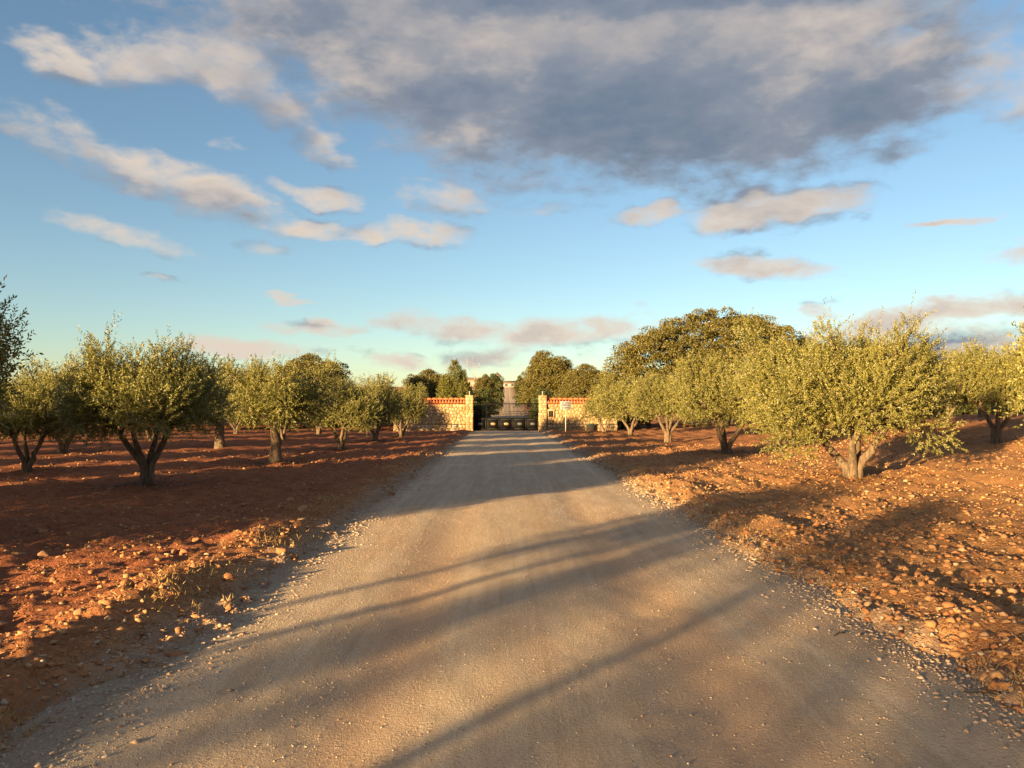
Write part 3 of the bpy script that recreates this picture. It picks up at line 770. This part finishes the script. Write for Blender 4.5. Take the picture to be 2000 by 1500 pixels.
OL['far1'] = olive(51, 3.1, 1.75, 2000, stems=3, fork=.3, low=.75, lobes=20, thick=.8, **FAR)
OL['far2'] = olive(63, 3.0, 1.65, 1900, stems=2, fork=.25, low=.70, lobes=18, thick=.8, **FAR)

ROW_L = 'olive trees in the row along the red earth side of the drive'
ROW_R = 'olive trees in the row along the stony tan side of the drive'
def ol(kind, loc, label, group, rz=0, s=1.0):
    return plant('olive_tree', OL[kind], loc, label, 'olive tree', 'leaf_olive', 'bark_olive', group, rz, s)
# row on the left of the drive
ol('left', P2(290, 16.0), 'multi-stemmed olive tree with sunlit top and dark shaded lower crown on red soil', ROW_L, 0.0, (0.98, 1, 0.98))
ol('single', P2(540, 22.9), 'olive tree on one thick dark straight trunk in red soil', ROW_L, 0.6, (1.05, 1.05, 1.0))
ol('vee', P2(668, 30.0), 'olive tree with forked leaning trunk, next after the single thick trunk tree', ROW_L, 2.2, 0.90)
ol('far1', P2(735, 38.7), 'rounded olive tree second from the hatch end of the stone wall', ROW_L, 0.8, 0.98)
ol('vee', P2(785, 44.5), 'olive tree with low forked trunk standing right before the hatch wall', ROW_L, 4.0, (0.94, 0.94, 1.0))
ol('left', (-7.60, 8.9), 'shaded dark olive tree of which only branch tips reach into view', ROW_L, 1.9, (1.0, 1.0, 1.32))
# row on the right of the drive
ol('right', P2(1665, 17.6), 'largest spreading olive tree, sunlit crown hanging low, on three bare stems', ROW_R, 0.0, (1.0, 1.0, 1.02))
ol('vee', P2(1418, 26.7), 'olive tree with dark shaded underside on three thin spreading stems', ROW_R, 0.9, (1.22, 1.2, 1.10))
ol('left', P2(1305, 36.5), 'bright olive tree between the shaded three-stemmed one and the small grove ones', ROW_R, 2.8, (1.15, 1.15, 1.08))
ol('far1', P2(1232, 46.0), 'sunlit olive tree with pale forked trunk, second from the sign', ROW_R, 2.1, (1.2, 1.2, 1.1))
ol('far2', P2(1180, 52.0), 'small olive tree with pale thin stems in front of the tiled wall by the sign', ROW_R, 0.3, (1.05, 1.0, .95))
ol('left', (8.10, 9.5), 'sunlit olive tree of which one leafy branch reaches into view', ROW_R, 0.4, (1.0, 1.0, 1.25))
# second rows
BACK_L = 'olive trees of the rows behind on the red earth side'
BACK_R = 'olive trees of the rows behind on the stony side'
ol('vee', P2(62, 19.6), 'smaller bushy olive tree on short leaning trunk behind the multi-stemmed one', BACK_L, 3.3, (0.80, 0.80, 0.80))
ol('single', P2(432, 32.0), 'dark shaded olive tree beside the single thick trunk tree, in the row behind', BACK_L, 1.5, (1.25, 1.25, 1.14))
for k, (x, y) in enumerate([(-16.2, 28), (-12.2, 41), (-12, 50), (-17, 38), (-17.5, 49), (-23, 34), (-23, 45), (-29, 40), (-18, 19), (-29, 52), (-23, 56), (-35, 47), (-22, 26)]):
    ol(('far1', 'far2')[k % 2], (x + rng.uniform(-.5, .5), y), 'shaded olive tree farther back on the red earth, seen between nearer trunks', BACK_L, k * 1.3, rng.uniform(.88, 1.08))
ol('left', P2(1950, 25.0), 'olive tree on dark leaning double trunk behind the largest spreading one', BACK_R, 2.6, (1.05, 1.05, 1.08))
ol('far1', P2(1850, 33.0), 'shaded bushy olive tree on short trunks up the sunlit slope', BACK_R, 0.2, 0.98)
for k, (x, y) in enumerate([(15.2, 35), (15, 44), (21.5, 40), (27, 34), (27, 44), (21, 50), (15.3, 54), (33, 42), (33, 52), (26, 55), (14.6, 26)]):
    if (x, y) == (14.6, 26): continue
    ol(('far2', 'far1')[k % 2], (x + rng.uniform(-.5, .5), y), 'olive tree farther up the stony slope, behind the front row', BACK_R, k * 1.7, rng.uniform(.9, 1.08))
# trees behind the photographer whose shade falls across the drive
SH = 'olive trees behind the viewpoint'
def offtree(kind, c, dist, s, label='olive tree behind the viewpoint casting shade over the drive'):
    t = np.array([math.sin(R(40)), math.cos(R(40))]); p = np.array([0.766, -0.643]) * c
    q = p - t * dist
    return ol(kind, (q[0], q[1]), label, SH, dist, s)
OL['thin'] = olive(77, 5.6, 2.3, 400, stems=2, fork=.4, low=2.2, lobes=22, thick=.9, plumes=3, leafL=.095, leafW=.019, nleaf=12)
for c_, a_, s_ in [(-3.9, 27, (.36, .36, 1.0)), (-1.3, 29, (.55, .55, 1.02)), (1.4, 30, (.7, .7, 1.0)), (-2.3, 37, (.3, .3, 1.05)), (-4.3, 34, (.25, .25, 1.1)), (-0.1, 24, (.4, .4, .9))]:
    offtree('thin', c_, a_, s_, 'tall thin-crowned olive tree far behind the viewpoint')
for x, y, k in [(-12, 12, 'far1'), (-12.3, 5, 'far2'), (-17, 6, 'far1'), (-17.2, -2.5, 'far2'), (-24, 12, 'far2'), (-24, 20, 'far1'), (-30, 27, 'far2'), (-31, 18, 'far1'), (-14.5, 5.5, 'far1'), (-20, 2, 'far2'), (-14.3, 1.2, 'far2'), (-10.6, 3.3, 'far1'), (-19.5, 9.5, 'far1')]:
    ol(k, (x, y), 'olive tree behind the viewpoint casting shade over the drive' if y < 7 else 'olive tree in the back rows outside the picture, shading the red earth', SH, x, 1.0)
# young staked saplings beside the drive behind the viewpoint (the thin shadow streaks)
def sapling(c, dist, h):
    t = np.array([math.sin(R(40)), math.cos(R(40))]); q = np.array([0.766, -0.643]) * c - t * dist
    r_ = np.random.default_rng(int(abs(c) * 100)); o = thing('slender_tree', (q[0], q[1], float(ground_z(q[0], q[1])) - .03), 'slender olive tree on a tall thin bare stem behind the viewpoint', 'olive tree', 'slender trees behind the viewpoint')
    MB().tube([(0, 0, -.2), (.02, .01, h * .4), (-.03, .02, h * .7), (.02, 0, h)], [.07, .06, .05, .02], 7).build('trunk', M['bark_olive'], o, True)
    n = 420; u_ = unit(r_.normal(size=(n, 3))) * (r_.uniform(.1, 1, (n, 1)) ** .5)
    P = u_ * [.50, .50, .62] + [0, 0, h - .75]
    V, Fq = sprays(r_, P, unit(u_ + r_.normal(size=(n, 3)) * .4 + [0, 0, .6]), np.full(n, .25), 12, .07, .013)
    obj('crown', mesh_np('crown', V, [Fq]), M['leaf_olive'], o)
sapling(-5.45, 17.0, 4.35); sapling(-4.80, 16.0, 4.2); sapling(-2.65, 17.0, 4.2)

# holm oaks and other trees
OAKBIG = oak(5, 20.0, 14.0, 9.6, 1250, 150, leaf=0.16, base=0.3, clump=0.68, fill=.35)
OAKMED = oak(9, 8.2, 7.5, 7.6, 420, 160, leaf=0.17, base=0.2, clump=0.72, fill=.5)
BUSH = oak(13, 3.6, 3.4, 3.6, 90, 170, leaf=0.15, base=0.0, clump=0.5, trunk_h=.8, trunk_r=.1)
def tree(name, ms, px, Y, label, cat, leaf, s=1.0, rz=0.0, bark='bark_dark', group=None):
    x = (px - VPX) / F * Y
    return plant(name, ms, (x, Y), label, cat, leaf, bark, group, rz, s, sink=0.05)
tree('holm_oak', OAKBIG, 1405, 64.0, 'huge domed holm oak rising behind the sunlit olive row', 'oak tree', 'leaf_oak', (1.0, 1, 1.0))
tree('holm_oak', OAKMED, 612, 66.0, 'holm oak rising above the olive row on the red earth side', 'oak tree', 'leaf_oak', (0.98, 1, .84), 1.0)
tree('holm_oak', OAKMED, 1072, 105.0, 'tall rounded oak beside the avenue beyond the gate', 'oak tree', 'leaf_oak', (1.2, 1.0, 1.12), 2.0)
tree('holm_oak', OAKMED, 1148, 95.0, 'lower oak between the tall avenue oak and the huge domed one', 'oak tree', 'leaf_oak', (.98, .8, .84), 3.0)
tree('round_tree', OAKMED, 836, 78.0, 'dark round-topped tree behind the conifer beyond the wall', 'tree', 'leaf_dark', (0.74, .6, .70), .4)
tree('conifer', conifer(3, 5.5, 4.3, 3600), 888, 66.5, 'green pointed conifer with upright plumes behind the hatch wall', 'conifer', 'leaf_thuja')
tree('rust_tree', OAKMED, 946, 93.0, 'rusty brown leafy tree on the avenue beyond the gate', 'tree', 'leaf_rust', (.44, .40, .66), 4.0)
tree('avenue_tree', BUSH, 966, 165.0, 'dark tree on the avenue in front of the house tower', 'tree', 'leaf_dark', (1.3, 1.3, 1.75), 1.0)
tree('avenue_tree', BUSH, 945, 80.0, 'brown-green bush on the avenue just inside the gate', 'bush', 'leaf_oak', (.80, .85, .92), 2.2)
tree('avenue_tree', BUSH, 1031, 118.0, 'olive-brown avenue tree below the tall oak', 'tree', 'leaf_oak', (1.05, 1.0, 1.15), 3.0)
tree('avenue_tree', BUSH, 969, 104.0, 'dark green bush on the avenue under the house tower', 'bush', 'leaf_dark', (.55, .6, 1.15), 5.0)
tree('avenue_tree', BUSH, 1016, 250.0, 'small dark tree beside the white house wall', 'tree', 'leaf_dark', (1.4, 1.3, 1.8), 1.4)
tree('shrub', BUSH, 928, 60.6, 'dark shrub behind the hatch-side end of the gate', 'shrub', 'leaf_dark', (.62, .55, .62), .3)
tree('shrub', BUSH, 1052, 61.5, 'dark shrub behind the letter-box-side end of the gate', 'shrub', 'leaf_dark', (.55, .5, .56), .9)
tree('shrub', BUSH, 1060, 84.0, 'brown-green shrub below the tall avenue oak', 'shrub', 'leaf_oak', (.95, .9, .92), 1.9)
for k, (px, Y, s) in enumerate([(560, 62, 1.25), (660, 64, 1.15), (735, 63, 1.1), (460, 66, 1.3), (345, 66, 1.35), (215, 68, 1.4), (95, 68, 1.3), (-20, 66, 1.3), (800, 68, 1.0)]):
    tree('hedge_tree', BUSH, px, Y, 'dark bushy evergreen closing the red earth grove at its back', 'tree', 'leaf_dark', (1.5 * s, 1.3, .85 * s), k * 1.1, group='evergreens at the back of the red earth grove')
for k, (px, Y, s) in enumerate([(1215, 62, .85), (1640, 66, 1.35), (1760, 68, 1.3), (1880, 70, 1.2), (2010, 70, 1.2)]):
    tree('hedge_tree', BUSH, px, Y, 'bushy evergreen closing the stony grove at its back', 'tree', 'leaf_oak', (1.5 * s, 1.3, .8 * s), k * 1.7, group='evergreens at the back of the stony grove')

# bare tree beyond the gate
def bare(seed, h):
    r_ = np.random.default_rng(seed); mb = MB()
    def br(p, d_, ln, rad, lev):
        q = [np.array(p)]
        for _ in range(4): d_ = unit(d_ + r_.normal(size=3) * .10 + np.array([0, 0, .05])); q.append(q[-1] + d_ * ln / 4)
        mb.tube(q, np.linspace(rad, rad * .55, 5), 5)
        if lev == 0: return
        for _ in range(4 if lev > 1 else 5):
            i = r_.integers(2, 5); br(q[i], unit(d_ + r_.normal(size=3) * .55), ln * r_.uniform(.5, .75), rad * .5, lev - 1)
    br((0, 0, -.3), np.array([0, 0, 1.0]), h * .5, .12, 3)
    return mb
bx, by = P2(925, 120.0)
bt = thing('bare_tree', (bx, by, bz(bx, by)), 'leafless pale tree beside the house beyond the gate', 'tree')
bare(4, 7.0).build('trunk', M['bark_pale'], bt, True)

# ------------------------------------------------------------------ house on the hill
HY = 388.0; hz = float(broad(0, HY))
hs = thing('hill_house', (0, HY, hz), 'white farmhouse with red-roofed square tower on the hilltop beyond the gate', 'house')
def gable(x0, x1, y0, y1, z0, z1, ov=0.5):
    ym = (y0 + y1) / 2
    V = [(x0 - ov, y0 - ov, z0), (x1 + ov, y0 - ov, z0), (x1 + ov, ym, z1), (x0 - ov, ym, z1), (x0 - ov, y1 + ov, z0), (x1 + ov, y1 + ov, z0)]
    return MB().add(V, [np.array([(0, 1, 2, 3), (3, 2, 5, 4), (1, 0, 4, 5)]), np.array([(0, 3, 4), (1, 5, 2)])])
MB().box(-22, -5.8, 0, 9, -1, 3.4).build('wall', M['pink_wall'], hs); gable(-22, -5.8, 0, 9, 3.4, 4.9).build('roof', M['roof'], hs)
MB().box(-5.7, 7.0, 1, 8, -1, 2.0).build('wall', M['plaster'], hs); gable(-5.6, 7.0, 1, 8, 2.0, 3.2).build('roof', M['roof'], hs)
tw = MB().box(-6.6, -3.2, 2.2, 5.6, -1, 6.0).build('tower', M['plaster'], hs)
MB().add([(-6.9, 1.9, 5.98), (-2.9, 1.9, 5.98), (-2.9, 5.9, 5.98), (-6.9, 5.9, 5.98), (-4.9, 3.9, 7.6)], [np.array([(0, 1, 4), (1, 2, 4), (2, 3, 4), (3, 0, 4)]), np.array([(3, 2, 1, 0)])]).build('tower_roof', M['roof'], tw)
MB().tube([(-4.9, 3.9, 7.5), (-4.9, 3.9, 8.4)], .06, 5).build('finial', M['dark'], tw)
MB().box(-5.3, -4.5, 2.16, 2.22, 4.2, 5.3).build('tower_window', M['dark'], tw)
for x in (-19, -16, -13, -10): 
    f = MB().box(x - .6, x + .6, -.05, .02, 1.0, 2.4).build('window', M['plaster'], hs); MB().box(x - .45, x + .45, -.08, -.04, 1.15, 2.25).build('pane', M['glass'], f)
for x in (-0.6, 2.6):
    f = MB().box(x - 1.1, x + 1.1, .93, 1.02, .2, 1.75).build('window', M['white'], hs); MB().box(x - .5, x + .5, .90, .94, .4, 1.6).build('pane', M['glass'], f)
tz = float(broad(0, 376.0))
rw = thing('terrace_wall', (0, 374.5, tz), 'low dark retaining wall with pillars below the hilltop house', 'wall')
MB().box(-5.6, 9, 0, .6, -1.2, .55).build('wall_body', M['pink_wall'], rw)
for x in (-4, -1.2, 1.6, 4.4, 7.2): MB().box(x - .3, x + .3, -.1, .7, .552, 1.5).build('pillar', M['plaster'], rw)
MB().box(-5.6, 9, -.15, .75, 1.502, 1.75).build('lintel', M['roof'], rw)

# ------------------------------------------------------------------ loose stones
def ico():
    bm = bmesh.new(); bmesh.ops.create_icosphere(bm, subdivisions=1, radius=1.0)
    V = np.array([v.co[:] for v in bm.verts]); Fc = np.array([[v.index for v in f.verts] for f in bm.faces]); bm.free(); return V, Fc
IV, IF = ico()
def ico2():
    bm = bmesh.new(); bmesh.ops.create_icosphere(bm, subdivisions=2, radius=1.0)
    V = np.array([v.co[:] for v in bm.verts]); Fc = np.array([[v.index for v in f.verts] for f in bm.faces]); bm.free(); return V, Fc

def rot_z(a):
    c, s = np.cos(a), np.sin(a); z = np.zeros_like(a); o_ = np.ones_like(a)
    return np.stack([np.stack([c, -s, z], -1), np.stack([s, c, z], -1), np.stack([z, z, o_], -1)], 1)

def scatter(name, X, Y, Z, S, mat, seed, V0=IV, F0=IF, jit=.42, flat=(.45, .85), sink=0.0):
    r_ = np.random.default_rng(seed); n = len(X)
    V = V0[None] * (1 + r_.normal(size=(n, len(V0), 1)) * jit * .55) + r_.normal(size=(n, len(V0), 3)) * jit * .4
    V = V * np.stack([r_.uniform(.75, 1.3, n), r_.uniform(.65, 1.1, n), r_.uniform(*flat, n)], -1)[:, None]
    V = np.einsum('nij,nkj->nki', rot_z(r_.uniform(0, 6.28, n)), V) * S[:, None, None]
    V = V + np.stack([X, Y, Z + S * sink], -1)[:, None]
    Fc = F0[None] + (np.arange(n) * len(V0))[:, None, None]
    return mesh_np(name, V.reshape(-1, 3), [Fc.reshape(-1, 3)])

def field_pts(n, side, y0, y1, xmax, seed, pw=1.0):
    r_ = np.random.default_rng(seed)
    y = y0 * (y1 / y0) ** r_.uniform(0, 1, n)                   # more stones where they show large
    lim = np.minimum(xmax, 0.80 * y + 3.2)
    u = r_.uniform(0, 1, n) ** pw
    x = drive_c(y) + side * (drive_w(y) - .05 + u * (lim - 2.3))
    return x, y
ra = field_pts(26000, 1, 2.6, 34, 18, 61, 1.1); la = field_pts(14000, -1, 2.6, 30, 16, 62, 1.3)
X = np.concatenate([ra[0], la[0]]); Y = np.concatenate([ra[1], la[1]])
S = 0.007 + 0.030 * rng.random(len(X)) ** 3.4 + 0.0006 * Y
S[len(ra[0]):] *= .85
OV = np.array([(1, 0, 0), (-1, 0, 0), (0, 1, 0), (0, -1, 0), (0, 0, 1), (0, 0, -1)], float); OF = np.array([(0, 2, 4), (2, 1, 4), (1, 3, 4), (3, 0, 4), (2, 0, 5), (1, 2, 5), (3, 1, 5), (0, 3, 5)])
big_ = S > 0.0155 + .0006 * Y
for nm_, sel_, v_, f_, lab_ in (('field_stones', big_, IV, IF, 'countless small tan and reddish stones littering the tilled earth'), ('field_grit', ~big_, OV, OF, 'fine angular grit and chips covering the tilled earth')):
    o = obj(nm_, scatter(nm_, X[sel_], Y[sel_], ground_z(X[sel_], Y[sel_]), S[sel_], M['stone_r'], 3, v_, f_), M['stone_r']); tag(o, lab_, 'stones', kind='stuff')
# pebbles on the drive
n = 42000; r_ = np.random.default_rng(71); Y = 2.6 * (13 / 2.6) ** r_.uniform(0, 1, n); v = r_.uniform(-1.10, 1.10, n)
keep = r_.random(n) < .25 + .75 * np.abs(v) ** 1.5; v, Y = v[keep], Y[keep]
X = drive_c(Y) + v * drive_w(Y); S = 0.0022 + 0.0055 * r_.random(len(X)) ** 5 + .00022 * Y
o = obj('drive_pebbles', scatter('drive_pebbles', X, Y, np.maximum(drive_z(X, Y), ground_z(X, Y)), S, M['pebble'], 4, OV, OF, flat=(.6, 1.0)), M['pebble']); tag(o, 'fine loose pebbles scattered over the gravel drive', 'pebbles', kind='stuff')

# crumbled rubble along both edges of the drive
n = 9000; r_ = np.random.default_rng(73); Y = 2.6 * (30 / 2.6) ** r_.uniform(0, 1, n); sg_ = np.where(r_.random(n) < .5, -1, 1)
X = drive_c(Y) + sg_ * (drive_w(Y) + r_.normal(size=n) * .20 + .02); S = 0.005 + 0.014 * r_.random(n) ** 3 + .0005 * Y
o = obj('edge_rubble', scatter('edge_rubble', X, Y, np.maximum(drive_z(X, Y), ground_z(X, Y)), S, M['pebble'], 8), M['pebble']); tag(o, 'crumbled gravel heaped along the edges of the drive', 'gravel', kind='stuff')

# 300 larger rocks, one by one
V2, F2 = ico2(); PROTO = []
for k in range(14):
    r_ = np.random.default_rng(300 + k)
    V = V2.copy()
    for _ in range(13):                                            # chip flat faces off a ball
        nn = unit(r_.normal(size=3)); dd = r_.uniform(.38, .72); q = V @ nn; V -= np.clip(q - dd, 0, None)[:, None] * nn
    V *= [r_.uniform(.9, 1.35), r_.uniform(.7, 1.0), r_.uniform(.5, .75)]
    me = mesh_np('loose_rock', V, [F2]); me.materials.append(M['stone_o']); PROTO.append(me)
r_ = np.random.default_rng(88)
xr_, yr_ = field_pts(165, 1, 3.0, 17, 9, 91, 1.5); xl_, yl_ = field_pts(135, -1, 3.4, 16, 9, 92, 1.7)
for k, (x, y) in enumerate(list(zip(xr_, yr_)) + list(zip(xl_, yl_))):
    right = k < len(xr_)
    o = bpy.data.objects.new('loose_rock', PROTO[k % 14]); C.objects.link(o)
    s = (0.026 + 0.046 * r_.random() ** 2.4) if right else (0.036 + 0.065 * r_.random() ** 2.6)
    o.scale = (s, s, s * r_.uniform(.8, 1.2)); o.rotation_euler = (r_.uniform(-.3, .3), r_.uniform(-.3, .3), r_.uniform(0, 6.28))
    o.location = (x, y, float(ground_z(x, y)) + s * .12)
    if right: tag(o, 'tan fist-sized rock lying on the stony earth below the sunlit olives', 'rock', 'loose rocks on the stony side of the drive')
    else: tag(o, 'orange-tan rock lying on the red earth verge of the drive', 'rock', 'loose rocks on the red earth side of the drive')

# dry grass along both edges of the drive
r_ = np.random.default_rng(120); n = 8000
Y = 3.0 * (26 / 3.0) ** r_.uniform(0, 1, n); sd_ = np.where(r_.random(n) < .62, -1, 1)
X = drive_c(Y) + sd_ * (drive_w(Y) + np.where(sd_ < 0, .45, .15) + r_.normal(size=n) * .26)
clump_ = vnoise(X * 1.4, Y * 1.1, 77) + r_.uniform(-.15, .15, n); kp = clump_ > -.02; X, Y = X[kp], Y[kp]; n = len(X)
nb = 3; X = np.repeat(X, nb) + r_.normal(size=n * nb) * .02; Y = np.repeat(Y, nb) + r_.normal(size=n * nb) * .02
Pz = np.stack([X, Y, ground_z(X, Y) - .005], -1); D_ = unit(r_.normal(size=Pz.shape) * .75 + [0, 0, .55])
V, Fq = leaf_quads(Pz, D_, unit(np.cross(D_, r_.normal(size=D_.shape))), r_.uniform(.02, .085, len(Pz)), np.full(len(Pz), .0022) + .00012 * Y)
o = obj('dry_grass', mesh_np('dry_grass', V, [Fq]), M['grass']); tag(o, 'sparse dry yellow grass along the edges of the drive', 'grass', kind='stuff')

# fallen olive leaves and dark crumbs around the trunks of the two front rows
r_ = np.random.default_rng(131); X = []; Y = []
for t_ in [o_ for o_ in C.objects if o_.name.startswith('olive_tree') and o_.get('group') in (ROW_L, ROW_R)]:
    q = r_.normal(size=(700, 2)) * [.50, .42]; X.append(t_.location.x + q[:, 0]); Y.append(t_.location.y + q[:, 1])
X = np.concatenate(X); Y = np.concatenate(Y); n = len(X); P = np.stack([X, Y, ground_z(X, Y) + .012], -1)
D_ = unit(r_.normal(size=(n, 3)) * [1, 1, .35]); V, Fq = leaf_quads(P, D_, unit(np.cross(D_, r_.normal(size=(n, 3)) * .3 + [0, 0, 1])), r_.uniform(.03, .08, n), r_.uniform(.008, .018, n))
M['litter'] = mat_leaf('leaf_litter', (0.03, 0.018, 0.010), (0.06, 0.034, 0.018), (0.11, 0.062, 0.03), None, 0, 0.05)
o = obj('fallen_leaves', mesh_np('fallen_leaves', V, [Fq]), M['litter']); tag(o, 'dark fallen leaves gathered round the olive trunks', 'leaves', kind='stuff')

# a few fallen twigs and leaves on the drive edge
for k, (px, py, ln, a) in enumerate([(1640, 1235, .13, .5), (1683, 1236, .06, .7), (1950, 1352, .35, -.35), (560, 1085, .26, .2)]):
    dd = ray(px, py); q = CAM + dd * (-(CAM.z - 0.03) / dd.z)
    z = max(float(drive_z(q.x, q.y)), float(ground_z(q.x, q.y))) + .006
    t = thing('fallen_twig', (q.x, q.y, z), ['curved dark twig lying on the gravel', 'short dark curled leaf stalk lying on the gravel', 'long thin twig at the stony edge of the drive', 'pale thin twig on the red earth edge of the drive'][k], 'twig', rz=a)
    MB().tube([(-ln / 2, 0, 0), (-ln * .2, ln * .05, .006), (ln * .15, ln * .1, .01), (ln / 2, ln * .02, .002)], [.003, .005, .006, .003], 5).build('stem', M['bark_dark'] if k != 3 else M['bark_pale'], t, True)
    MB().tube([(ln * .1, ln * .09, .009), (ln * .3, ln * .26, .012)], [.003, .0015], 4).build('side_shoot', M['bark_dark'] if k != 3 else M['bark_pale'], t, True)
